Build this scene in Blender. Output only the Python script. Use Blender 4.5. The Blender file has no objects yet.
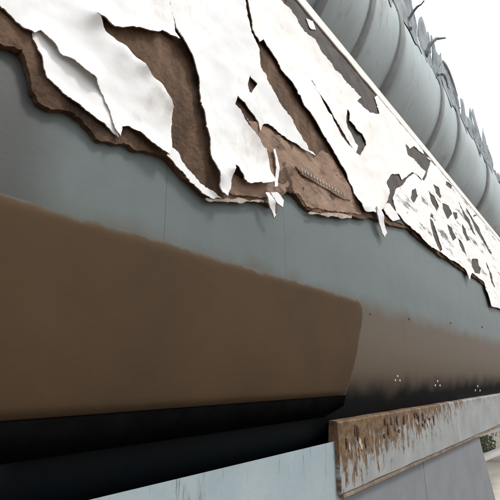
import bpy, bmesh, math, random
from mathutils import Vector, noise
from mathutils.geometry import delaunay_2d_cdt

random.seed(7)
scene = bpy.context.scene
col = scene.collection
EYE = 1.6

# ------------------------------------------------------------------ camera
FPX = 433.0                                   # focal length in pixels of the 500 px photograph
TH = math.atan2(125, FPX)                     # pitch up
PS = math.atan2(362, math.hypot(FPX, 125))    # yaw away from the duct's axis (+X)
FW = Vector((math.cos(TH)*math.cos(PS), math.cos(TH)*math.sin(PS), math.sin(TH)))
RT = Vector((math.sin(PS), -math.cos(PS), 0))
UP = RT.cross(FW)
cam_d = bpy.data.cameras.new('camera')
cam_d.sensor_width = 36.0
cam_d.lens = 36.0*FPX/500.0
cam_d.clip_start = 0.02
cam_d.clip_end = 3000
cam = bpy.data.objects.new('camera', cam_d)
col.objects.link(cam)
cam.location = (0, 0, EYE)
cam.rotation_euler = FW.to_track_quat('-Z', 'Y').to_euler()
scene.camera = cam

# ------------------------------------------------------------------ sky, sun, exposure
SUN_EL, SUN_AZ = math.radians(58), math.radians(-62)   # azimuth measured from +X towards +Y
w = bpy.data.worlds.new('World'); scene.world = w; w.use_nodes = True
nt = w.node_tree; nt.nodes.clear()
out = nt.nodes.new('ShaderNodeOutputWorld'); bg = nt.nodes.new('ShaderNodeBackground')
sky = nt.nodes.new('ShaderNodeTexSky'); sky.sky_type = 'NISHITA'; sky.sun_disc = False
sky.sun_elevation = SUN_EL
sky.sun_rotation = math.radians(90) - SUN_AZ
sky.air_density = 1.0; sky.dust_density = 6.0; sky.ozone_density = 0.6
mix = nt.nodes.new('ShaderNodeMix'); mix.data_type = 'RGBA'
mix.inputs[0].default_value = 0.75
mix.inputs[7].default_value = (10.5, 10.6, 10.7, 1)        # an even layer of white cloud over the blue
nt.links.new(sky.outputs[0], mix.inputs[6]); nt.links.new(mix.outputs[2], bg.inputs[0])
bg.inputs[1].default_value = 0.10
nt.links.new(bg.outputs[0], out.inputs[0])
sd = bpy.data.lights.new('sun', 'SUN'); sd.energy = 1.5; sd.angle = math.radians(12); sd.color = (1, .96, .9)
sun = bpy.data.objects.new('sun', sd); col.objects.link(sun)
sdir = Vector((math.cos(SUN_EL)*math.cos(SUN_AZ), math.cos(SUN_EL)*math.sin(SUN_AZ), math.sin(SUN_EL)))
sun.rotation_euler = (-sdir).to_track_quat('-Z', 'Y').to_euler()
sun.location = (0, -5, 12)
vs = scene.view_settings
vs.view_transform = 'Standard'; vs.look = 'None'; vs.gamma = 1; vs.use_curve_mapping = False
vs.exposure = 0.5

# ------------------------------------------------------------------ materials
def material(name, c1, c2=None, scale=6.0, rough=.8, detail=8, stretch=(1, 1, 1), bump=.2, bscale=40, c3=None, s3=2.0, t3=(.55, .7), spec=.3):
    m = bpy.data.materials.new(name); m.use_nodes = True
    n = m.node_tree.nodes; l = m.node_tree.links
    b = n['Principled BSDF']
    b.inputs['Roughness'].default_value = rough
    b.inputs['Specular IOR Level'].default_value = spec
    tc = n.new('ShaderNodeTexCoord'); mp = n.new('ShaderNodeMapping')
    mp.inputs['Scale'].default_value = stretch
    l.new(tc.outputs['Object'], mp.inputs[0])
    ns = n.new('ShaderNodeTexNoise'); ns.inputs['Scale'].default_value = scale; ns.inputs['Detail'].default_value = detail
    ns.inputs['Roughness'].default_value = .65
    l.new(mp.outputs[0], ns.inputs[0])
    r = n.new('ShaderNodeValToRGB')
    r.color_ramp.elements[0].position = .33; r.color_ramp.elements[1].position = .67
    r.color_ramp.elements[0].color = (*c1, 1); r.color_ramp.elements[1].color = (*(c2 or c1), 1)
    l.new(ns.outputs[0], r.inputs[0])
    last = r.outputs[0]
    if c3:
        n3 = n.new('ShaderNodeTexNoise'); n3.inputs['Scale'].default_value = s3; n3.inputs['Detail'].default_value = 10
        n3.inputs['Roughness'].default_value = .7
        l.new(mp.outputs[0], n3.inputs[0])
        mr = n.new('ShaderNodeMapRange'); mr.inputs[1].default_value = t3[0]; mr.inputs[2].default_value = t3[1]
        l.new(n3.outputs[0], mr.inputs[0])
        mx = n.new('ShaderNodeMix'); mx.data_type = 'RGBA'
        l.new(mr.outputs[0], mx.inputs[0]); l.new(last, mx.inputs[6]); mx.inputs[7].default_value = (*c3, 1)
        last = mx.outputs[2]
    l.new(last, b.inputs['Base Color'])
    if bump:
        nb = n.new('ShaderNodeTexNoise'); nb.inputs['Scale'].default_value = bscale; nb.inputs['Detail'].default_value = 6
        l.new(tc.outputs['Object'], nb.inputs[0])
        bp = n.new('ShaderNodeBump'); bp.inputs['Strength'].default_value = bump; bp.inputs['Distance'].default_value = .01
        l.new(nb.outputs[0], bp.inputs['Height']); l.new(bp.outputs[0], b.inputs['Normal'])
    return m

M = {}
M['white'] = material('white_coating', (.71, .735, .75), (.80, .82, .83), 2.5, .8, bump=.25, bscale=14, c3=(.52, .47, .43), s3=5, t3=(.54, .76), stretch=(1, 1, .6))
M['cream'] = material('cream_coating', (.72, .72, .69), (.84, .845, .84), 2.5, .8, bump=.25, bscale=14, c3=(.54, .51, .44), s3=7, t3=(.56, .8))
M['flaky'] = material('flaky_coating', (.72, .72, .70), (.84, .84, .84), 5, .85, bump=.3, bscale=20, c3=(.17, .16, .15), s3=8, t3=(.555, .625), stretch=(.22, 1, .9))
M['torn'] = material('torn_edge', (.26, .20, .16), (.50, .44, .38), 30, .95, bump=.3)
M['brown'] = material('brown_insulation', (.052, .030, .019), (.165, .105, .068), 9, .95, stretch=(1, 1, .35), bump=.9, bscale=45, c3=(.035, .026, .022), s3=7, t3=(.52, .66))
M['paper'] = material('brown_backing', (.17, .105, .070), (.34, .245, .185), 7, .95, stretch=(.5, 1, 1), bump=.6, bscale=60, c3=(.08, .053, .04), s3=12, t3=(.52, .66))
M['grey'] = material('grey_paint', (.106, .136, .139), (.119, .150, .153), 2.5, .55, bump=.05, bscale=60, c3=(.096, .120, .121), s3=4, t3=(.5, .8))
M['grey_dark'] = material('dull_grey_paint', (.050, .054, .054), (.060, .065, .065), 2.5, .6, bump=.05, bscale=60, c3=(.06, .063, .06), s3=4, t3=(.5, .8))
M['black'] = material('matt_black', (.002, .002, .002), (.004, .004, .004), 10, 1.0, bump=.1, spec=0.0)
M['navy'] = material('bitumen', (.010, .013, .016), (.016, .02, .024), 6, .85, bump=.1, spec=.15)
M['steel'] = material('pale_bolt_steel', (.55, .55, .52), (.7, .7, .68), 30, .4, bump=.05)
M['rust'] = material('rust', (.045, .03, .022), (.08, .05, .035), 40, .9)
M['rim'] = material('white_rail', (.84, .83, .81), (.88, .87, .86), 9, .6, c3=(.55, .5, .46), s3=18, t3=(.62, .8))
M['pipe'] = material('grey_pipe_jacket', (.385, .47, .50), (.48, .565, .595), 3, .5, bump=.08, bscale=30, c3=(.27, .29, .29), s3=3, t3=(.53, .72), stretch=(1.5, 1, .4))
M['band'] = material('pipe_band', (.20, .225, .23), (.27, .295, .30), 8, .6)
M['wrap'] = material('torn_pipe_wrap', (.13, .16, .18), (.34, .39, .42), 5, .8, bump=.3)
M['blue'] = material('light_blue_paint', (.36, .48, .54), (.44, .56, .61), 4, .7, bump=.1, c3=(.25, .33, .36), s3=9, t3=(.58, .75), stretch=(2.2, 1, .35))
M['slate'] = material('grey_blue_paint', (.17, .185, .205), (.21, .23, .25), 4, .7, bump=.1, c3=(.2, .19, .18), s3=6, t3=(.55, .8))
M['ground'] = material('dirt', (.10, .065, .04), (.17, .12, .08), 3, .95, bump=.6, bscale=12, c3=(.07, .05, .035), s3=.6, t3=(.45, .7))
M['concrete'] = material('pale_concrete', (.5, .46, .38), (.62, .58, .5), 5, .9, bump=.3)
M['leaf'] = material('shrub_leaf', (.10, .13, .07), (.18, .21, .12), 20, .7, bump=0)
M['bark'] = material('shrub_stem', (.08, .06, .04), (.12, .09, .06), 20, .9)

def streak_material(name, base, base2, stain, ztop, zspan, xs, strength, xfade=None, lo=-.22, hi=.16, zs=2.2):
    """paint with stains that run down from its top edge"""
    m = material(name, base, base2, 5, .75, bump=.1)
    n = m.node_tree.nodes; l = m.node_tree.links; b = n['Principled BSDF']
    old = b.inputs['Base Color'].links[0].from_socket
    tc = n.new('ShaderNodeTexCoord'); sp = n.new('ShaderNodeSeparateXYZ'); l.new(tc.outputs['Object'], sp.inputs[0])
    mp = n.new('ShaderNodeMapping'); mp.inputs['Scale'].default_value = (xs, 1, zs); l.new(tc.outputs['Object'], mp.inputs[0])
    ns = n.new('ShaderNodeTexNoise'); ns.inputs['Scale'].default_value = 1; ns.inputs['Detail'].default_value = 7
    ns.inputs['Roughness'].default_value = .7; l.new(mp.outputs[0], ns.inputs[0])
    mz = n.new('ShaderNodeMapRange'); mz.inputs[1].default_value = ztop - zspan; mz.inputs[2].default_value = ztop
    mz.inputs[3].default_value = lo; mz.inputs[4].default_value = hi; l.new(sp.outputs[2], mz.inputs[0])
    a = n.new('ShaderNodeMath'); a.operation = 'ADD'; l.new(ns.outputs[0], a.inputs[0]); l.new(mz.outputs[0], a.inputs[1])
    last = a.outputs[0]
    if xfade:
        mx_ = n.new('ShaderNodeMapRange'); mx_.inputs[1].default_value = xfade[0]; mx_.inputs[2].default_value = xfade[1]
        mx_.inputs[3].default_value = xfade[2]; mx_.inputs[4].default_value = xfade[3]; l.new(sp.outputs[0], mx_.inputs[0])
        a2 = n.new('ShaderNodeMath'); a2.operation = 'ADD'; l.new(last, a2.inputs[0]); l.new(mx_.outputs[0], a2.inputs[1]); last = a2.outputs[0]
    mr = n.new('ShaderNodeMapRange'); mr.inputs[1].default_value = .52; mr.inputs[2].default_value = .60; mr.inputs[4].default_value = strength
    l.new(last, mr.inputs[0])
    st = n.new('ShaderNodeTexNoise'); st.inputs['Scale'].default_value = 30; l.new(tc.outputs['Object'], st.inputs[0])
    sr = n.new('ShaderNodeValToRGB'); sr.color_ramp.elements[0].position = .35; sr.color_ramp.elements[1].position = .65
    sr.color_ramp.elements[0].color = (*[c*.35 for c in stain], 1); sr.color_ramp.elements[1].color = (*stain, 1)
    l.new(st.outputs[0], sr.inputs[0])
    mx = n.new('ShaderNodeMix'); mx.data_type = 'RGBA'
    l.new(mr.outputs[0], mx.inputs[0]); l.new(old, mx.inputs[6]); l.new(sr.outputs[0], mx.inputs[7])
    l.new(mx.outputs[2], b.inputs['Base Color'])
    return m

# ------------------------------------------------------------------ helpers
def link(name, me, mats, parent=None, loc=None):
    o = bpy.data.objects.new(name, me); col.objects.link(o)
    for m in (mats if isinstance(mats, (list, tuple)) else [mats]):
        me.materials.append(m)
    if parent: o.parent = parent
    if loc: o.location = loc
    return o
def tag(o, label=None, cat=None, group=None, kind=None):
    if label: o['label'] = label
    if cat: o['category'] = cat
    if group: o['group'] = group
    if kind: o['kind'] = kind
    return o
def empty(name, loc=(0, 0, 0)):
    o = bpy.data.objects.new(name, None); col.objects.link(o); o.location = loc; o.empty_display_size = .1
    return o
def mesh(name, vs_, fs, smooth=False):
    me = bpy.data.meshes.new(name); me.from_pydata([tuple(v) for v in vs_], [], fs); me.update()
    if smooth:
        for p in me.polygons: p.use_smooth = True
    return me
def box_mesh(name, x0, x1, y0, y1, z0, z1, bev=.004):
    bm = bmesh.new(); bmesh.ops.create_cube(bm, size=1)
    for v in bm.verts:
        v.co = Vector(((x0+x1)/2+v.co.x*(x1-x0), (y0+y1)/2+v.co.y*(y1-y0), (z0+z1)/2+v.co.z*(z1-z0)))
    if bev: bmesh.ops.bevel(bm, geom=bm.edges[:], offset=bev, segments=2, affect='EDGES')
    me = bpy.data.meshes.new(name); bm.to_mesh(me); bm.free(); return me
def tube_mesh(name, pts, r, seg=8, close_ends=True):
    vs_, fs = [], []
    n = len(pts)
    for i, p in enumerate(pts):
        t = (Vector(pts[min(i+1, n-1)]) - Vector(pts[max(i-1, 0)])).normalized()
        a = Vector((0, 0, 1)) if abs(t.z) < .9 else Vector((1, 0, 0))
        u = t.cross(a).normalized(); v = t.cross(u)
        rr = r[i] if isinstance(r, (list, tuple)) else r
        for k in range(seg):
            an = 2*math.pi*k/seg
            vs_.append(Vector(p) + u*math.cos(an)*rr + v*math.sin(an)*rr)
    for i in range(n-1):
        for k in range(seg):
            fs.append((i*seg+k, i*seg+(k+1) % seg, (i+1)*seg+(k+1) % seg, (i+1)*seg+k))
    if close_ends:
        fs.append(tuple(range(seg))[::-1]); fs.append(tuple((n-1)*seg+k for k in range(seg)))
    return mesh(name, vs_, fs, True)

def ray(px, py):
    return FW*FPX + RT*(px-250) - UP*(py-250)

# ------------------------------------------------------------------ the duct's cross-section (y, z relative to the eye)
CP = [(1.75, -.372), (1.45, -.37), (1.27, -.352), (1.20, -.325), (1.12, -.265), (1.06, -.18), (1.025, -.07), (1.005, .08), (1.0, .3), (1.0, .5), (1.005, .7),
      (1.03, 1.0), (1.075, 1.4), (1.13, 1.8), (1.20, 2.25), (1.275, 2.62), (1.29, 2.68)]
def catmull(P, k=10):
    o = []
    for i in range(len(P)-1):
        p0, p1, p2, p3 = P[max(i-1, 0)], P[i], P[i+1], P[min(i+2, len(P)-1)]
        for j in range(k):
            t = j/k
            o.append(tuple(.5*(2*p1[d] + (p2[d]-p0[d])*t + (2*p0[d]-5*p1[d]+4*p2[d]-p3[d])*t*t + (3*p1[d]-p0[d]-3*p2[d]+p3[d])*t**3) for d in (0, 1)))
    o.append(P[-1]); return o
PROF = catmull(CP)
def prof_normal(i):
    a = PROF[max(i-1, 0)]; b = PROF[min(i+1, len(PROF)-1)]
    ty, tz = b[0]-a[0], b[1]-a[1]; L = math.hypot(ty, tz)
    return (-tz/L, ty/L)                       # points to -Y on the flank
NRM = [prof_normal(i) for i in range(len(PROF))]
ARC = [0.0]
for i in range(1, len(PROF)):
    ARC.append(ARC[-1] + math.hypot(PROF[i][0]-PROF[i-1][0], PROF[i][1]-PROF[i-1][1]))
def at_arc(t, off=0.0):
    t = min(max(t, 0), ARC[-1]-1e-6)
    lo, hi = 0, len(ARC)-1
    while hi-lo > 1:
        m = (lo+hi)//2
        if ARC[m] <= t: lo = m
        else: hi = m
    f = (t-ARC[lo])/(ARC[hi]-ARC[lo])
    y = PROF[lo][0]+(PROF[hi][0]-PROF[lo][0])*f; z = PROF[lo][1]+(PROF[hi][1]-PROF[lo][1])*f
    ny = NRM[lo][0]+(NRM[hi][0]-NRM[lo][0])*f; nz = NRM[lo][1]+(NRM[hi][1]-NRM[lo][1])*f
    return y+ny*off, z+nz*off
def P3(x, t, off=0.0):
    y, z = at_arc(t, off); return Vector((x, y, z+EYE))
def arc_of_elev(e, off=0.0):
    """arc length where the duct's flank, off metres proud, lies at elevation e from the standpoint"""
    lo, hi = ARC[22], ARC[-1]-1e-5
    for _ in range(34):
        m = (lo+hi)/2
        y, z = at_arc(m, off)
        if math.atan2(z, y) < e: lo = m
        else: hi = m
    return (lo+hi)/2
E_MAX = math.radians(63.6)
def XT(px, py, off=0.0, emax=E_MAX):
    r = ray(px, py)
    e = min(math.atan2(r.z, r.y), emax)
    t = arc_of_elev(e, off); y, z = at_arc(t, off)
    return r.x/r.y*y, t

# ------------------------------------------------------------------ ground
g = link('ground', mesh('ground', [(-600, -600, 0), (900, -600, 0), (900, 600, 0), (-600, 600, 0)], [(0, 1, 2, 3)]), M['ground']); tag(g, kind='structure')

# ------------------------------------------------------------------ the duct
duct = tag(empty('duct', (0, 1.4, 0)), 'long grey steel duct with rounded belly and torn white coating', 'duct')
duct_inv = Vector((0, -1.4, 0))
def add(name, me, mats, parent=duct):
    """link a part whose mesh is in world coordinates under a thing"""
    o = link(name, me, mats, parent)
    q = parent
    base = Vector((0, 0, 0))
    while q: base += q.location; q = q.parent
    o.location = -base
    return o

# back and top of the duct, closing the body behind the flank
yb = 2.6
body_pts = [PROF[0], (2.25, -.372), (2.5, -.30), (yb, -.1), (yb, 2.2), (2.5, 2.5), (2.2, 2.68), PROF[-1]]
vs_, fs = [], []
for x in (-3.0, 32.0):
    for (y, z) in body_pts: vs_.append((x, y, z+EYE))
n = len(body_pts)
for i in range(n-1): fs.append((i, i+1, n+i+1, n+i))
add('back_shell', mesh('back_shell', vs_, fs), M['grey_dark'])
def seam_x(px, py):
    x, t = XT(px, py); return x
seams = [-3.0, seam_x(167, 175), seam_x(285, 255), seam_x(395, 255), 7.4, 12.5, 19, 32.0]
def flank_panel(x0, x1):
    """one bent sheet of the flank, seam to seam"""
    nx = max(2, int((x1-x0)/.25)+1)
    g_ = .0005
    xs = [x0+g_+(x1-x0-2*g_)*i/nx for i in range(nx+1)]
    idx = list(range(0, len(PROF), 2)); 
    if idx[-1] != len(PROF)-1: idx.append(len(PROF)-1)
    vs_, fs = [], []
    for x in xs:
        for i in idx:
            d = .0025*noise.noise(Vector((x*1.3, ARC[i]*2.0, 3.1)))
            y, z = PROF[i][0]+NRM[i][0]*d, PROF[i][1]+NRM[i][1]*d
            vs_.append((x, y, z+EYE))
    m_ = len(idx)
    for a in range(nx):
        for b in range(m_-1): fs.append((a*m_+b, (a+1)*m_+b, (a+1)*m_+b+1, a*m_+b+1))
    nsm = len(fs)
    for (xe, row, flip) in ((xs[0], 0, 0), (xs[-1], nx, 1)):      # folded edges of the sheet
        st = len(vs_)
        for k, i in enumerate(idx): vs_.append(vs_[row*m_+k])
        for k, i in enumerate(idx): vs_.append((xe, PROF[i][0]-NRM[i][0]*.012, PROF[i][1]-NRM[i][1]*.012+EYE))
        for b in range(m_-1):
            q = (st+b, st+b+1, st+m_+b+1, st+m_+b)
            fs.append(q if not flip else q[::-1])
    me = mesh('flank_panel', vs_, fs, False)
    for p in me.polygons[:nsm]: p.use_smooth = True
    return me
# flank paint: grey above, brown ground bounce and black belly shade painted in below
def flank_material(name, base):
    m = base.copy(); m.name = name
    n = m.node_tree.nodes; l = m.node_tree.links; b = n['Principled BSDF']
    old = b.inputs['Base Color'].links[0].from_socket
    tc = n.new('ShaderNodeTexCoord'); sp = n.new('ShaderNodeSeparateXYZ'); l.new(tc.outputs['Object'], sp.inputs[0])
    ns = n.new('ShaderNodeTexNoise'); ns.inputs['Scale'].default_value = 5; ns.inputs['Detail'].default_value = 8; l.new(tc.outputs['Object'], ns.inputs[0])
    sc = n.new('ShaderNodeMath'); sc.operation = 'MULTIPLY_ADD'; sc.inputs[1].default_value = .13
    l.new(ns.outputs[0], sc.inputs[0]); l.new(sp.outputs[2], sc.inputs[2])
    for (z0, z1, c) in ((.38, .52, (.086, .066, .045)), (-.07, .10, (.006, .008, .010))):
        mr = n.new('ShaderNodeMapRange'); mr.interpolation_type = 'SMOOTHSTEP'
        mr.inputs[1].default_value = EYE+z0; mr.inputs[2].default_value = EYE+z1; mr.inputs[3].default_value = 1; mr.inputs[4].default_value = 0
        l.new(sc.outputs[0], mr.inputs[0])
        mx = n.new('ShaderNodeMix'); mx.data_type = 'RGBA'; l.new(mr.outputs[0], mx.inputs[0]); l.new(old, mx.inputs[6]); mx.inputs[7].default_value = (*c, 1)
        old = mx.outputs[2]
    xn = n.new('ShaderNodeMath'); xn.operation = 'MULTIPLY_ADD'; xn.inputs[1].default_value = .12
    l.new(ns.outputs[0], xn.inputs[0]); l.new(sp.outputs[0], xn.inputs[2])
    xr = n.new('ShaderNodeMapRange'); xr.interpolation_type = 'SMOOTHSTEP'; xr.inputs[1].default_value = .42; xr.inputs[2].default_value = .58; xr.inputs[3].default_value = .85; xr.inputs[4].default_value = 0
    l.new(xn.outputs[0], xr.inputs[0])
    dx_ = n.new('ShaderNodeMix'); dx_.data_type = 'RGBA'; l.new(xr.outputs[0], dx_.inputs[0]); l.new(old, dx_.inputs[6]); dx_.inputs[7].default_value = (.052, .055, .054, 1); old = dx_.outputs[2]
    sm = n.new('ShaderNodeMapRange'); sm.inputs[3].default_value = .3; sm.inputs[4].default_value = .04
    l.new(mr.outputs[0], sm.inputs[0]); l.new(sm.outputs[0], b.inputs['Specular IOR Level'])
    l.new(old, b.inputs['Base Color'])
    return m
M['flank'] = flank_material('flank_paint_with_shade', M['grey'])
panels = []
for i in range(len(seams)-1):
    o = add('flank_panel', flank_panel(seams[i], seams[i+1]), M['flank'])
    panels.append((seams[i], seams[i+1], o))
# a dark backing close behind the seams
vs_, fs = [], []
idx = list(range(0, len(PROF), 3))
for x in (-3.0, 32.0):
    for i in idx: vs_.append((x, PROF[i][0]-NRM[i][0]*.012, PROF[i][1]-NRM[i][1]*.012+EYE))
for b in range(len(idx)-1): fs.append((b, len(idx)+b, len(idx)+b+1, b+1))
add('seam_backing', mesh('seam_backing', vs_, fs), M['navy'])

# ---- torn layers: an outline in (x, arc) is filled, given thickness and let curl
def inside(p, poly):
    c = False; n = len(poly); x, y = p; j = n-1
    for i in range(n):
        xi, yi = poly[i]; xj, yj = poly[j]
        if (yi > y) != (yj > y) and x < (xj-xi)*(y-yi)/(yj-yi)+xi: c = not c
        j = i
    return c
def roughen(poly, step, amp, seed):
    """subdivide a pixel outline and make it ragged"""
    o = []; n = len(poly)
    for i in range(n):
        a, b = poly[i], poly[(i+1) % n]
        L = math.hypot(b[0]-a[0], b[1]-a[1]); k = max(1, int(L/step))
        nx, ny = (b[1]-a[1])/max(L, 1e-6), -(b[0]-a[0])/max(L, 1e-6)
        for j in range(k):
            f = j/k; x = a[0]+(b[0]-a[0])*f; y = a[1]+(b[1]-a[1])*f
            d = amp*(1.3*noise.noise(Vector((x*.09, y*.09, seed)))+.7*noise.noise(Vector((x*.27, y*.27, seed+9)))+.35*noise.noise(Vector((x*.8, y*.8, seed+5))))
            if j == 0: d *= .4
            o.append((x+nx*d, y+ny*d))
    return o
def dseg(p, a, b):
    ax, ay = a; bx, by = b; dx, dy = bx-ax, by-ay; L = dx*dx+dy*dy
    f = 0 if L == 0 else max(0, min(1, ((p[0]-ax)*dx+(p[1]-ay)*dy)/L))
    return math.hypot(p[0]-ax-dx*f, p[1]-ay-dy*f)
def layer(name, outline, holes=(), off=.03, thick=.0045, mats=None, curls=(), wrinkle=.004, step=1.6, amp=1.0, seed=1.0, grid=3.5, parent=duct, rough=0.0, wfreq=7.0):
    """outline, holes and curls are traced on the photograph and laid on the flank, off metres proud of it.
    curls: (polyline, lift, reach in px): the layer lifts off along that line"""
    op = roughen(outline, step, amp, seed); hp = [roughen(h, step, amp*.8, seed+3+i) for i, h in enumerate(holes)]
    pts = list(op); edges = [(i, (i+1) % len(op)) for i in range(len(op))]
    for h in hp:
        s = len(pts); pts += h; edges += [(s+i, s+(i+1) % len(h)) for i in range(len(h))]
    xs = [p[0] for p in op]; ys = [p[1] for p in op]
    rnd = random.Random(int(seed*100)); bnd = list(pts)
    y = min(ys)
    while y < max(ys):
        x = min(xs)
        while x < max(xs):
            q = (x+rnd.uniform(-.3, .3)*grid, y+rnd.uniform(-.3, .3)*grid)
            if inside(q, op) and not any(inside(q, h) for h in hp) and min((q[0]-b[0])**2+(q[1]-b[1])**2 for b in bnd) > 3.2: pts.append(q)
            x += grid
        y += grid
    v2, _, f2, *_ = delaunay_2d_cdt([Vector(p) for p in pts], edges, [], 0, 1e-4)
    P2 = [(v.x, v.y) for v in v2]
    tris = []
    for f in f2:
        c = (sum(P2[i][0] for i in f)/len(f), sum(P2[i][1] for i in f)/len(f))
        if inside(c, op) and not any(inside(c, h) for h in hp): tris.append(tuple(f))
    top, bot = [], []
    for p in P2:
        x, t = XT(p[0], p[1], off)
        l_ = 0.0
        for (line, lift, reach) in curls:
            d = min(dseg(p, line[i], line[i+1]) for i in range(len(line)-1))
            if d < reach:
                l_ += 1.5*lift*(1-d/reach)**2*(.75+.6*noise.noise(Vector((p[0]*.05, p[1]*.05, seed))))
        wv = wrinkle*(noise.noise(Vector((x*wfreq, t*wfreq, seed)))+.5*noise.noise(Vector((x*wfreq*3, t*wfreq*3, seed))))
        wv += rough*noise.noise(Vector((x*40, t*40, seed)))
        h = off+l_+wv
        top.append(P3(x, t, h)); bot.append(P3(x, t, max(.0012, h-thick)))
    # orient outwards
    fs = []
    for f in tris:
        a, b, c = top[f[0]], top[f[1]], top[f[2]]
        nn = (b-a).cross(c-a)
        fs.append(f if nn.y < 0 else f[::-1])
    N = len(top); cnt = {}
    for f in fs:
        for i in range(len(f)):
            cnt[(f[i], f[(i+1) % len(f)])] = 1
    side = [(a, b) for (a, b) in cnt if (b, a) not in cnt]
    faces = list(fs) + [tuple(i+N for i in f[::-1]) for f in fs]
    nf = len(faces)
    rimv = {}
    allv = top+bot
    for (a, b) in side:
        for i in (a, b, a+N, b+N):
            if i not in rimv: rimv[i] = len(allv); allv.append(allv[i])
    faces += [(rimv[b], rimv[a], rimv[a+N], rimv[b+N]) for (a, b) in side]
    me = mesh(name, allv, faces)
    o = add(name, me, mats or [M['white'], M['torn']], parent)
    for i, p in enumerate(me.polygons):
        if i >= nf: p.material_index = min(1, len(me.materials)-1)
        else: p.use_smooth = True
    return o

# the brown insulation under the white coating, its broken lower edge, reaching up to the top rail
ins = [(-160, -140), (-90, -60), (-40, 10), (-8, 42), (8, 46), (22, 50), (27, 68), (32, 90), (39, 102), (54, 109), (70, 111), (82, 120), (100, 139), (117, 144), (127, 144), (136, 150),
       (150, 152), (167, 157), (180, 172), (196, 187), (206, 196), (217, 199), (240, 200), (264, 202), (272, 207), (280, 198), (287, 192), (297, 197), (308, 210), (325, 214), (347, 216), (360, 219), (374, 219), (391, 226),
       (408, 228), (421, 240), (433, 250), (445, 258), (459, 267), (472, 276), (484, 285), (497, 303), (520, 322), (548, 340), (556, 332), (520, 262), (450, 178), (380, 92), (305, 2), (250, -66), (190, -140)]
layer('insulation', ins, off=.022, thick=.021, mats=[M['brown'], M['brown']], wrinkle=.006, amp=1.6, seed=2.3, grid=6, rough=.004, step=2.5)
# paler brown backing where the coating has gone altogether
layer('backing_sheet', [(246, 118), (256, 122), (268, 128), (284, 138), (300, 149), (314, 158), (322, 150), (332, 156), (346, 180), (356, 200), (362, 214), (347, 213), (330, 210), (310, 206), (297, 193), (287, 189), (282, 194), (271, 198), (252, 197), (236, 195), (228, 192), (232, 172), (240, 178), (262, 176), (262, 150)],
      off=.027, thick=.006, mats=[M['paper'], M['torn']], wrinkle=.006, amp=1.8, seed=4.1, grid=4, rough=.003)

M['under'] = material('grey_undercoat', (.055, .050, .048), (.105, .098, .094), 8, .95, bump=.5, bscale=50, c3=(.14, .125, .11), s3=10, t3=(.6, .75))
layer('undercoat', [(190, -140), (250, -66), (288, -6), (286, 6), (300, 26), (318, 50), (334, 72), (346, 90), (338, 106), (342, 128), (352, 160), (372, 175), (380, 200), (388, 220), (410, 226), (435, 247), (462, 266), (486, 284), (498, 302), (548, 338), (556, 332), (520, 262), (450, 178), (380, 92), (305, 2), (265, -46), (205, -140)],
      off=.0265, thick=.006, mats=[M['under'], M['under']], wrinkle=.005, amp=1.5, seed=9.4, rough=.003)
# white sheets
WT = [M['white'], M['torn']]; CT = [M['cream'], M['torn']]
s = layer('coating_sheet', [(-170, -150), (-95, -70), (-45, -20), (-12, -6), (4, 8), (15, 19), (32, 35), (40, 31), (46, 39), (60, 56), (75, 66), (93, 82), (104, 96), (119, 137), (122, 126), (130, 126), (140, 135), (154, 146), (167, 156), (172, 146), (169, 110), (157, 88), (140, 70), (122, 48), (102, 31), (90, 19), (100, 23), (115, 28), (132, 30), (155, 34), (161, 31), (167, 35), (177, 41), (174, 20), (170, 2), (163, -30), (150, -70), (120, -150)],
      off=.034, mats=WT, curls=[([(32, 33), (46, 39), (60, 56), (75, 66), (93, 82)], .016, 22), ([(90, 19), (102, 31), (140, 70), (169, 110)], .020, 26), ([(119, 137), (140, 135), (167, 156)], .010, 16), ([(100, 23), (155, 34), (177, 41)], .012, 14)], wrinkle=.006, seed=1.7)
layer('coating_sheet', [(36, 20), (32, 35), (36, 44), (40, 57), (46, 79), (58, 90), (72, 102), (88, 114), (102, 124), (119, 137), (112, 95), (90, 72), (70, 52), (50, 30)],
      off=.028, mats=WT, curls=[([(40, 57), (46, 79), (72, 102), (102, 124)], .008, 14)], wrinkle=.004, seed=3.9, grid=4)
layer('coating_sheet', [(122, -150), (151, -70), (164, -30), (171, 2), (175, 20), (178, 41), (182, 47), (189, 57), (195, 80), (199, 105), (202, 125), (208, 150), (214, 178), (219, 194), (225, 197), (229, 187), (230, 167), (233, 168), (240, 180), (245, 184), (258, 185), (269, 184), (267, 162), (264, 150), (254, 135), (242, 117), (234, 105), (235, 97), (244, 102), (252, 112), (258, 120), (260, 131), (264, 124), (268, 124), (282, 135), (300, 147), (314, 157), (307, 150), (300, 136), (291, 120), (281, 105), (267, 82), (260, 66), (257, 46), (251, 30), (247, 10), (245, 0), (236, -30), (212, -75), (178, -150)],
      holes=[[(250, 75), (253, 79), (257, 84), (252, 93), (249, 92), (248, 85)]], off=.036, mats=WT,
      curls=[([(178, 41), (195, 80), (202, 125), (214, 178)], .018, 20), ([(219, 194), (230, 170), (245, 184), (269, 184)], .022, 26), ([(269, 184), (264, 150), (242, 117), (235, 98)], .010, 12), ([(257, 46), (267, 82), (291, 120), (312, 157)], .006, 12)], wrinkle=.007, seed=5.3)
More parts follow.
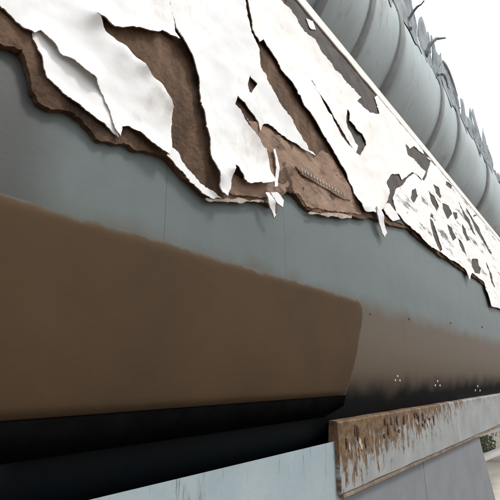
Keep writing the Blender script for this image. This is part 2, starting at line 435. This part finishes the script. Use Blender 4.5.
layer('coating_sheet', [(183, -150), (216, -75), (240, -30), (248, 0), (250, 12), (253, 30), (258, 43), (261, 41), (275, 60), (287, 80), (297, 97), (311, 118), (325, 141), (342, 170), (352, 187), (357, 204), (365, 212), (377, 213), (385, 206), (387, 195), (386, 182), (392, 174), (399, 174), (402, 180), (412, 172), (422, 180), (426, 171), (417, 164), (409, 155), (406, 144), (410, 149), (414, 146), (424, 154), (420, 143), (404, 124), (388, 104), (380, 95), (375, 97), (377, 107), (380, 115), (370, 112), (357, 101), (360, 98), (349, 87), (341, 77), (332, 67), (317, 46), (306, 33), (297, 21), (287, 9), (265, -20), (228, -75), (196, -150)],
      holes=[[(345, 110), (348, 112), (348, 121), (356, 132), (361, 134), (366, 145), (360, 156), (356, 153), (358, 146), (353, 138), (346, 124)], [(311, 80), (326, 103), (347, 138), (355, 151), (349, 145), (325, 106)]],
      off=.034, mats=CT, curls=[([(261, 41), (297, 97), (342, 170), (357, 204)], .014, 16), ([(290, 9), (335, 66), (362, 97)], .012, 14), ([(346, 112), (356, 132), (362, 140)], .014, 12), ([(357, 204), (377, 213), (387, 190)], .014, 16)], wrinkle=.008, seed=6.1)
layer('coating_sheet', [(426, 156), (431, 160), (428, 172), (424, 181), (414, 173), (408, 178), (403, 184), (397, 188), (393, 199), (396, 212), (404, 222), (409, 226), (421, 238), (433, 248), (445, 256), (459, 265), (465, 270), (468, 281), (472, 273), (484, 282), (491, 306), (499, 308), (520, 318), (548, 338), (556, 331), (524, 272), (487, 226), (450, 180)],
      holes=[[(430, 218), (433, 221), (437, 234), (442, 250), (439, 252), (434, 238)], [(472, 259), (477, 259), (481, 268), (480, 274), (475, 273), (472, 266)],
             [(433, 184), (438, 187), (442, 196), (440, 199), (436, 194)], [(442, 203), (449, 206), (452, 214), (448, 219), (444, 212)], [(453, 212), (457, 213), (458, 218), (455, 220)], [(446, 181), (452, 186), (451, 189), (446, 185)],
             [(458, 200), (468, 218), (476, 236), (473, 233), (464, 216)], [(466, 208), (480, 230), (492, 254), (489, 252), (477, 232)], [(455, 232), (463, 245), (467, 256), (462, 250)], [(486, 262), (492, 274), (495, 288), (491, 282)], [(428, 190), (434, 196), (439, 206), (437, 212), (432, 204)], [(447, 224), (452, 228), (456, 238), (453, 241), (449, 234)], [(462, 224), (466, 229), (470, 240), (467, 241), (463, 233)], [(412, 190), (416, 188), (418, 196), (414, 203), (411, 198)]],
      off=.032, mats=[M['flaky'], M['torn']], curls=[([(409, 226), (445, 256), (468, 280), (491, 306)], .012, 14)], wrinkle=.006, seed=7.7, amp=.8)
# slivers left along the broken edge
for k, (pl, off, lift) in enumerate([
        ([(167, 155), (172, 147), (179, 153), (186, 166), (196, 177), (205, 188), (216, 193), (222, 198), (214, 199), (200, 190), (184, 174)], .030, .0),
        ([(264, 193), (268, 193), (272, 203), (276, 215), (274, 218), (269, 208)], .040, .012),
        ([(271, 192), (277, 192), (284, 200), (283, 207), (277, 203)], .032, .0),
        ([(374, 207), (378, 206), (382, 217), (387, 233), (385, 237), (379, 224)], .040, .012),
        ([(382, 205), (389, 203), (396, 212), (400, 219), (393, 221), (386, 214)], .034, .0),
        ([(272, 150), (275, 149), (279, 168), (278, 186), (275, 187), (276, 168)], .036, .004),
        ([(206, 198), (235, 199), (264, 200), (264, 203), (235, 202), (208, 201)], .026, .0),
        ([(309, 212), (330, 213), (352, 215), (352, 218), (330, 216), (309, 214)], .026, .0),
        ([(306, 18), (313, 21), (316, 30), (311, 29)], .034, .0)]):
    layer('coating_sliver', pl, off=off, thick=.005, mats=WT if k not in (6, 7) else [M['torn'], M['torn']], curls=[([pl[0], pl[2]], lift, 12)] if lift else (), wrinkle=.004, amp=1.6 if k in (0, 6, 7) else .7, seed=11+k, step=1.6, grid=2.5)

# toothed lath strip fixed on the brown backing
lath_o = layer('lath_strip', [(296, 166), (304, 166), (324, 178), (349, 195), (351, 200), (344, 199), (322, 186), (302, 174)], off=.036, thick=.006, mats=[M['paper'], M['torn']], wrinkle=.001, amp=.3, seed=21, grid=4)
M['tooth'] = material('lath_plaster', (.36, .32, .29), (.5, .46, .43), 30, .9)
def frange(a, b, n): return [a+(b-a)*i/(n-1) for i in range(n)]
for i, f in enumerate(frange(0, 1, 15)):
    px, py = 302+f*42, 170+f*25
    x, t = XT(px, py, .04)
    c = P3(x, t, .038)
    me = box_mesh('lath_tooth', c.x-.0055, c.x+.0055, c.y-.004, c.y+.004, c.z-.010, c.z+.010, .002)
    add('lath_tooth', me, M['tooth'], lath_o)

# brown plate on the flank
plate_px_right = [(361, 301), (364, 309), (362, 322), (357, 345), (352, 370), (347, 392), (342, 404)]
E_TOP, E_BOT = math.radians(21.6), math.radians(-5.4)
nx, nt_ = 70, 34
vs_, fs, dist = [], [], []
tt0, tt1 = arc_of_elev(E_BOT, .012), arc_of_elev(E_TOP, .012)
for j in range(nt_+1):
    t = tt0+(tt1-tt0)*j/nt_
    y, z = at_arc(t, .012)
    h = (t-tt0)/(tt1-tt0)
    xr = 2.02+.24*h                                # the end edge leans
    cr = .11                                       # rounded top corner
    if tt1-t < cr: xr -= cr-math.sqrt(max(0, cr*cr-(cr-(tt1-t))**2))
    for i in range(nx+1):
        x = -2.6+(xr+2.6)*(i/nx)**.7
        dd = max(0.0, min(xr-x, t-tt0, tt1-t))
        o_ = .003+.011*min(1, dd/.02)**.6+.002*noise.noise(Vector((x*2, t*3, 8)))
        vs_.append(P3(x, t, o_)); dist.append(max(0.0, min(xr-x, tt1-t)))
for j in range(nt_):
    for i in range(nx):
        a = j*(nx+1)+i; fs.append((a, a+1, a+nx+2, a+nx+1))
me = mesh('brown_plate', vs_, fs, True)
at_ = me.attributes.new('edge', 'FLOAT', 'POINT')
for i, d in enumerate(dist): at_.data[i].value = d
mp_ = material('brown_plate_paint', (.066, .042, .0225), (.073, .047, .0265), 2.2, .85, bump=.07, bscale=35, c3=(.056, .038, .023), s3=2.6, t3=(.45, .72), spec=.15)
def worn_edge(m):
    n = m.node_tree.nodes; l = m.node_tree.links; b = n['Principled BSDF']; old = b.inputs['Base Color'].links[0].from_socket
    at = n.new('ShaderNodeAttribute'); at.attribute_name = 'edge'
    ns = n.new('ShaderNodeTexNoise'); ns.inputs['Scale'].default_value = 16; ns.inputs['Detail'].default_value = 8
    tc = n.new('ShaderNodeTexCoord'); l.new(tc.outputs['Object'], ns.inputs[0])
    ad = n.new('ShaderNodeMath'); ad.operation = 'MULTIPLY_ADD'; ad.inputs[1].default_value = .05
    l.new(ns.outputs[0], ad.inputs[0]); l.new(at.outputs['Fac'], ad.inputs[2])
    mr = n.new('ShaderNodeMapRange'); mr.interpolation_type = 'SMOOTHSTEP'; mr.inputs[1].default_value = .022; mr.inputs[2].default_value = .045
    l.new(ad.outputs[0], mr.inputs[0])
    mx = n.new('ShaderNodeMix'); mx.data_type = 'RGBA'; mx.inputs[6].default_value = (.085, .088, .080, 1); l.new(mr.outputs[0], mx.inputs[0]); l.new(old, mx.inputs[7])
    l.new(mx.outputs[2], b.inputs['Base Color'])
worn_edge(mp_)
plate = add('brown_plate', me, mp_); plate['label'] = 'flat brown painted plate with a rounded corner'

# black strip below the plate
tb0, tb1 = arc_of_elev(math.radians(-9.6)), arc_of_elev(math.radians(-5.2))
vs_, fs = [], []
ring = [(tb0, .001), (tb0+.004, .016), (tb0+(tb1-tb0)*.5, .020), (tb1-.004, .016), (tb1, .001)]
xs = [-2.6+4.62*i/24 for i in range(25)]
for x in xs:
    tp = min(1, max(.12, (2.06-x)/.22))
    for (t, o_) in ring: vs_.append(P3(x, tb1+(t-tb1)*(.5+.5*tp), .001+(o_-.001)*tp))
for a in range(24):
    for b in range(4): fs.append((a*5+b, (a+1)*5+b, (a+1)*5+b+1, a*5+b+1))
fs.append((24*5, 24*5+4, 24*5+3, 24*5+2, 24*5+1))
o = add('black_strip', mesh('black_strip', vs_, fs, True), M['black']); o['label'] = 'matt black strip under the brown plate'

# bolts: three pale heads to a cluster low on the belly, dark rivets above
def dome(name, c, nrm, r):
    bm = bmesh.new(); bmesh.ops.create_uvsphere(bm, u_segments=10, v_segments=6, radius=r)
    q = Vector((0, 0, 1)).rotation_difference(nrm)
    for v in bm.verts:
        v.co.z *= .55; v.co = q @ v.co + c
    me = bpy.data.meshes.new(name); bm.to_mesh(me); bm.free()
    for p in me.polygons: p.use_smooth = True
    return me
def on_flank(px, py, off=0.0):
    x, t = XT(px, py, off); c = P3(x, t, off); nrm = (P3(x, t, off+.01)-c).normalized(); return c, nrm
def panel_at(x): return next(o for (a, b, o) in panels if a <= x <= b)
for (px, py) in ((397.5, 379), (437.5, 384), (477.5, 389)):
    for dx, dy in ((0, -2.6), (-2.3, 1.5), (2.3, 1.7)):
        c, nr = on_flank(px+dx, py+dy)
        add('bolt', dome('bolt', c, nr, .0042*c.length/1.9), M['steel'], panel_at(c.x))
for (px, py) in ((370, 314), (409, 319), (450.5, 323), (482, 327)):
    c, nr = on_flank(px, py)
    add('rivet', dome('rivet', c, nr, .0042*c.length/1.9), M['rust'], panel_at(c.x))

# top rail along the shoulder
rail = [(1.200, 2.372), (1.186, 2.370), (1.183, 2.376), (1.183, 2.452), (1.188, 2.458), (1.200, 2.458)]
vs_, fs = [], []
xs = [-3+35*(i/220)**1.4 for i in range(221)]
for x in xs:
    d = .003*noise.noise(Vector((x*3, 1, 1)))+.002*noise.noise(Vector((x*9, 4, 1)))
    e = .010*noise.noise(Vector((x*5, 7, 1)))+.006*noise.noise(Vector((x*14, 7, 1)))
    for (y, z) in rail: vs_.append((x, y+d, z+EYE+d+(e if z < 2.38 else 0)))
for a in range(220):
    for b in range(6): fs.append((a*6+b, (a+1)*6+b, (a+1)*6+(b+1) % 6, a*6+(b+1) % 6))
rl = add('top_rail', mesh('top_rail', vs_, fs), [M['rim']])
for x in [-2.4+1.2*k for k in range(28)]:
    add('rail_bracket', box_mesh('rail_bracket', x-.02, x+.02, 1.199, 1.27, EYE+2.40, EYE+2.44, .003), M['band'], rl)

# ------------------------------------------------------------------ the banded pipe lying on the duct
PC = (2.49, 3.986); PR = 1.2545
pipe = tag(empty('banded_pipe', (0, PC[0], PC[1]+EYE-PR)), 'pale grey banded pipe with ragged wrapping, lying above the torn duct', 'pipe')
def pipe_pt(x, a, r=PR): return Vector((x, PC[0]+math.cos(a)*r, PC[1]+math.sin(a)*r+EYE))
def pipe_x(px, py):
    """where the sight line meets the pipe"""
    r = ray(px, py); y, z = r.y, r.z
    A = y*y+z*z; B = -2*(y*PC[0]+z*PC[1]); C = PC[0]**2+PC[1]**2-PR*PR
    D = max(0, B*B-4*A*C); k = (-B-math.sqrt(D))/(2*A)
    return r.x*k
bx = [pipe_x(*p) for p in ((322, 0), (367, 25), (395, 68), (438, 126), (456, 149))]
bands = sorted([-1.6, .2] + bx + [bx[-1]+2.2, bx[-1]+4.6, bx[-1]+7.2, bx[-1]+10.2, 30])
edges_x = [-3.0]+bands+[32.0]
for i in range(len(edges_x)-1):
    x0, x1 = edges_x[i]+.002, edges_x[i+1]-.002
    vs_, fs = [], []; seg = 96; nx = 8
    for k in range(nx+1):
        f = k/nx; x = x0+(x1-x0)*f
        bul = PR*(1+.006*math.sin(math.pi*f))
        for q in range(seg): 
            a = 2*math.pi*q/seg
            vs_.append(pipe_pt(x, a, bul+.022*noise.noise(Vector((x*1.6, math.cos(a)*2.5, math.sin(a)*2.5)))))
    for k in range(nx):
        for q in range(seg): fs.append((k*seg+q, k*seg+(q+1) % seg, (k+1)*seg+(q+1) % seg, (k+1)*seg+q))
    fs.append(tuple(range(seg))[::-1]); fs.append(tuple(nx*seg+q for q in range(seg)))
    me = mesh('pipe_section', vs_, fs)
    for p in me.polygons[:-2]: p.use_smooth = True
    add('pipe_section', me, M['pipe'], pipe)
for x in bands:
    wd = (.05 + .010*x)*(.55+.5*abs(noise.noise(Vector((x*3.3, 1, 2)))))
    vs_, fs = [], []; seg = 96
    prof = [(-wd, PR-.05), (-wd, PR+.006), (-wd*.6, PR+.012), (wd*.6, PR+.012), (wd, PR+.006), (wd, PR-.05)]
    for (dx, r) in prof:
        for q in range(seg):
            an = 2*math.pi*q/seg
            vs_.append(pipe_pt(x+dx+.04*noise.noise(Vector((math.cos(an)*2, math.sin(an)*2, x))), an, r+.016))
    for k in range(len(prof)-1):
        for q in range(seg): fs.append((k*seg+q, k*seg+(q+1) % seg, (k+1)*seg+(q+1) % seg, (k+1)*seg+q))
    add('strap_band', mesh('strap_band', vs_, fs, True), M['band'], pipe)
# torn wrapping standing up from the pipe's shoulder
TAN = math.radians(163)      # where the sight lines graze the pipe
rw = random.Random(5)
def wrap_flap(x0, x1, height, seed):
    """a ragged sheet of loosened wrapping that stands up off the pipe's shoulder"""
    n = 26; m = 8; vs_, fs = [], []
    for i in range(n+1):
        f = i/n; x = x0+(x1-x0)*f
        e = .66+.9*noise.noise(Vector((f*2.0, seed*1.7, 0)))+.10*noise.noise(Vector((f*9, seed*2.3, 4)))
        ht = height*max(.05, e)*math.sin(math.pi*min(1, max(0, f*.96+.02)))**.35
        for j in range(m+1):
            g_ = j/m
            b = pipe_pt(x, TAN+.04+(.12+.22*noise.noise(Vector((f*3.5, seed, 2))))*(1-min(1, g_*2.2)), PR+.014)
            up = max(0, g_-.3)/.7
            b += Vector((.35*ht*up**1.6*noise.noise(Vector((seed, f*.8, 7)))*2, .05*noise.noise(Vector((x*5, g_*3, seed)))*up, ht*up))
            vs_.append(b)
    N = len(vs_)
    for j in range(N):
        v = vs_[j]; vs_.append(v+Vector((.0, .008, .002)))
    def q(i, j): return i*(m+1)+j
    for i in range(n):
        for j in range(m):
            c = (q(i, j), q(i+1, j), q(i+1, j+1), q(i, j+1)); fs.append(c); fs.append(tuple(N+z for z in c[::-1]))
        fs.append((q(i, m), q(i+1, m), N+q(i+1, m), N+q(i, m)))
    for j in range(m):
        fs.append((q(0, j), q(0, j+1), N+q(0, j+1), N+q(0, j))); fs.append((q(n, j+1), q(n, j), N+q(n, j), N+q(n, j+1)))
    return mesh('torn_wrap', vs_, fs, True)
x = 3.6; k = 0
while x < 28:
    wdt = rw.uniform(.5, 1.0)*(.35+.13*x)
    h = rw.uniform(.6, 1.15)
    add('torn_wrap', wrap_flap(x, x+wdt, h, 30+k), M['wrap'], pipe)
    x += wdt*rw.uniform(.75, 1.15); k += 1
# wire loop on the shoulder
cx = pipe_x(446, 100)
pts = []
for i in range(18):
    a = math.radians(-15+i*10)
    pts.append(pipe_pt(cx, TAN+.03, PR)+Vector((.55*(1-math.cos(a)), 0, .10+.55*math.sin(a))))
add('wire_loop', tube_mesh('wire_loop', pts, .035), M['band'], pipe)
# loose wires and torn strips tangled along the shoulder
for k in range(26):
    x = 4.2+k*.62+rw.uniform(-.2, .2)*(1+.1*k)
    p = pipe_pt(x, TAN+rw.uniform(-.02, .10), PR+.01); pts = [p.copy()]
    d = Vector((rw.uniform(-.4, .6), rw.uniform(-.25, .1), 1)).normalized()
    for q in range(12):
        d = (d+Vector((rw.gauss(0, .35), rw.gauss(0, .2), rw.gauss(-.10, .3)))).normalized()
        p = p+d*rw.uniform(.025, .055); pts.append(p.copy())
    r0 = rw.uniform(.012, .045)
    add('loose_strip', tube_mesh('loose_strip', pts, [r0*(1-.06*q)*(.7+.5*rw.random()) for q in range(13)], 6), M['wrap'], pipe)
# saddles between duct and pipe
for x in (0.6, 4.0, 9.0, 15.0, 22.0, 29.0):
    add('saddle', box_mesh('saddle', x-.06, x+.06, PC[0]-.5, PC[0]+.1, EYE+2.60, EYE+2.86, .006), M['grey_dark'], pipe)

# ------------------------------------------------------------------ low wall under the duct
wall = tag(empty('low_wall', (1.2, 1.3, 0)), 'low light blue painted wall standing under the duct', 'wall')
WY = 1.052
bl = streak_material('blue_streaked', (.27, .34, .375), (.32, .39, .42), (.10, .10, .095), EYE-.32, .5, 22, .7, None, -.22, -.05)
sl = M['slate']
wx = [-2.4, -1.0, .62, 1.98, 3.1, 4.55]
for i in range(5):
    x0, x1 = wx[i]+.003, wx[i+1]-.003
    top = EYE-.362
    slant = .42 if i == 4 else 0
    z0 = .0
    y0, y1 = WY, WY+.22
    vs_ = [(x0, y0, z0), (x1+slant*1.6, y0, z0), (x1, y0, top+.068), (x0, y0, top+.068), (x0, y1, z0), (x1+slant*1.6, y1, z0), (x1, y1, top-.005), (x0, y1, top-.005)]
    # the face carries on up behind the belly's curve to its underside
    me = mesh('wall_panel', vs_, [(0, 1, 2, 3), (5, 4, 7, 6), (4, 0, 3, 7), (1, 5, 6, 2), (3, 2, 6, 7), (4, 5, 1, 0)])
    o = add('wall_panel', me, bl if i < 3 else sl, wall)
    if i >= 3: o['label'] = 'grey-blue wall panel'
add('coping', box_mesh('coping', -2.4, 4.56, WY+.03, WY+.25, EYE-.40, EYE-.345, .003), M['slate'], wall)

# pale stained beam along the wall's top
beam = tag(empty('stained_beam', (1.93, 1.0, EYE-.49)), 'pale grey beam with brown rust runs below the duct belly', 'beam')
bmx = streak_material('rust_run_paint', (.23, .25, .255), (.31, .33, .335), (.17, .098, .045), EYE-.20, .34, 24, .95, (1.9, 4.6, .17, -.10), -.20, .12, 9)
def beam_seg(x0, x1):
    nx = 24; vs_, fs = [], []
    sec = [(1.075, -.205), (1.036, -.208), (1.030, -.216), (1.030, -.508), (1.036, -.515), (1.10, -.515)]
    for i in range(nx+1):
        x = x0+(x1-x0)*i/nx; d = .003*noise.noise(Vector((x*4, 2, 5)))
        for (y, z) in sec: vs_.append((x, y+d, z+EYE+d))
    m = len(sec)
    for i in range(nx):
        for k in range(m-1): fs.append((i*m+k, i*m+k+1, (i+1)*m+k+1, (i+1)*m+k))
    fs.append(tuple(range(m))[::-1]); fs.append(tuple(nx*m+k for k in range(m)))
    return mesh('beam_face', vs_, fs)
for (a, b) in ((1.93, 3.9), (3.905, 7.5), (7.505, 14), (14.005, 31)):
    o = add('beam_face', beam_seg(a, b), bmx, beam)
    if a < 2: near_face = o; o['label'] = 'beam face mottled with brown rust and flaking paint'
fl = box_mesh('bottom_flange', 1.95, 31, 1.0285, 1.10, EYE-.531, EYE-.5155, .002)
add('bottom_flange', fl, material('flange_rust', (.12, .085, .055), (.24, .19, .14), 8, .9, bump=.3, c3=(.3, .3, .3), s3=3), beam)
# rust flakes lifting on the near end of the beam
rf = random.Random(3)
for k in range(36):
    u = rf.random()**1.5; x = 1.97+u*1.5
    wv, hv = rf.uniform(.006, .016), rf.uniform(.012, .032)
    z = -.225-hv-rf.random()**1.3*.12*(1.2-u*.7)
    n = 9; vs_ = []
    for q in range(n):
        a = 2*math.pi*q/n; r = rf.uniform(.35, 1.25)
        vs_.append((x+wv*r*math.cos(a), .0-rf.uniform(.0005, .003)+1.0265, EYE+z+hv*r*math.sin(a)))
    vs_ += [(v[0], 1.0295, v[2]) for v in vs_]
    fs = [tuple(range(n))]+[((q+1) % n, q, q+n, (q+1) % n+n) for q in range(n)]
    add('rust_flake', mesh('rust_flake', vs_, fs), M['rust'] if k % 5 else M['torn'], near_face)

# ------------------------------------------------------------------ piers farther on
for x in (13.0, 20.0, 28.0):
    o = link('concrete_pier', box_mesh('concrete_pier', -.3, .3, -.5, .5, 0, EYE-.37, .02), M['concrete'], None, (x, 1.9, 0))
    tag(o, {13.0: 'concrete pier under the duct next to the low wall', 20.0: 'concrete pier between two other piers under the duct', 28.0: 'last concrete pier at the far end of the duct'}[x], 'pier', 'piers under the duct')

# ------------------------------------------------------------------ beyond the wall's end: pale slab, white rail, shrub
slab = link('paving', box_mesh('paving', 4.9, 16, 1.35, 9, -.05, .05, .01), M['concrete']); tag(slab, kind='structure')
def level_pt(px, py, z):
    """where the sight line meets the level z above the ground"""
    r = ray(px, py); k = (z-EYE)/r.z
    return Vector((r.x*k, r.y*k, z))
a_, b_ = level_pt(474, 461.5, .38), level_pt(500, 451, .38)
dv = (b_-a_).normalized()
rail_o = tag(empty('white_railing', (a_.x, a_.y, .05)), 'white railing beyond the end of the low wall', 'railing')
def addr(nm, me): return add(nm, me, M['rim'], rail_o)
e0, e1 = a_-dv*.5, b_+dv*2.5
addr('rail', tube_mesh('rail', [e0, (e0+e1)/2, e1], .055))
up_ = Vector((0, 0, .34))
addr('rail', tube_mesh('rail', [e0+up_, (e0+e1)/2+up_, e1+up_], .04))
for f in (.04, .55, .96):
    p = e0+(e1-e0)*f
    addr('post', tube_mesh('post', [(p.x, p.y, .04), (p.x, p.y, .76)], .035))
def shrub(x, y, h, seed, lb):
    s_ = tag(empty('shrub', (x, y, .05)), lb, 'shrub', 'shrubs behind the railing')
    rr = random.Random(seed)
    stems = []
    for k in range(5):
        a = rr.uniform(0, 6.28); l_ = h*rr.uniform(.5, .8)
        stems.append(([(0, 0, 0), (math.cos(a)*l_*.2, math.sin(a)*l_*.2, l_*.5), (math.cos(a)*l_*.45, math.sin(a)*l_*.45, l_)]))
    bmv, bmf = [], []
    for st in stems:
        me = tube_mesh('t', st, [.015, .011, .005], 6); b0 = len(bmv)
        bmv += [v.co.copy() for v in me.vertices]; bmf += [tuple(b0+i for i in p.vertices) for p in me.polygons]
    link('stem', mesh('stem', bmv, bmf, True), M['bark'], s_)
    vs_, fs = [], []
    for k in range(900):
        d = Vector((rr.gauss(0, 1), rr.gauss(0, 1), rr.gauss(0, 1))).normalized()*(rr.random()**.4)
        c = Vector((d.x*h*.6, d.y*h*.6, h*.55+d.z*h*.45))
        u = Vector((rr.gauss(0, 1), rr.gauss(0, 1), rr.gauss(0, 1))).normalized(); v = u.orthogonal().normalized()
        L = rr.uniform(.02, .045); b0 = len(vs_)
        vs_ += [c-u*L, c+v*L*.4, c+u*L, c-v*L*.4]; fs.append((b0, b0+1, b0+2, b0+3))
    link('crown', mesh('crown', vs_, fs), M['leaf'], s_)
c_ = level_pt(486, 446, .3)
for k, (d1, d2, h, lb) in enumerate(((0.0, .12, .5, 'low pale green shrub behind the white railing beside the wall end'), (1.3, .6, .75, 'taller green shrub behind the white railing, away from the wall end'))):
    shrub(c_.x+dv.x*d1+.1*d2, c_.y+dv.y*d1+d2, h, 50+k, lb)
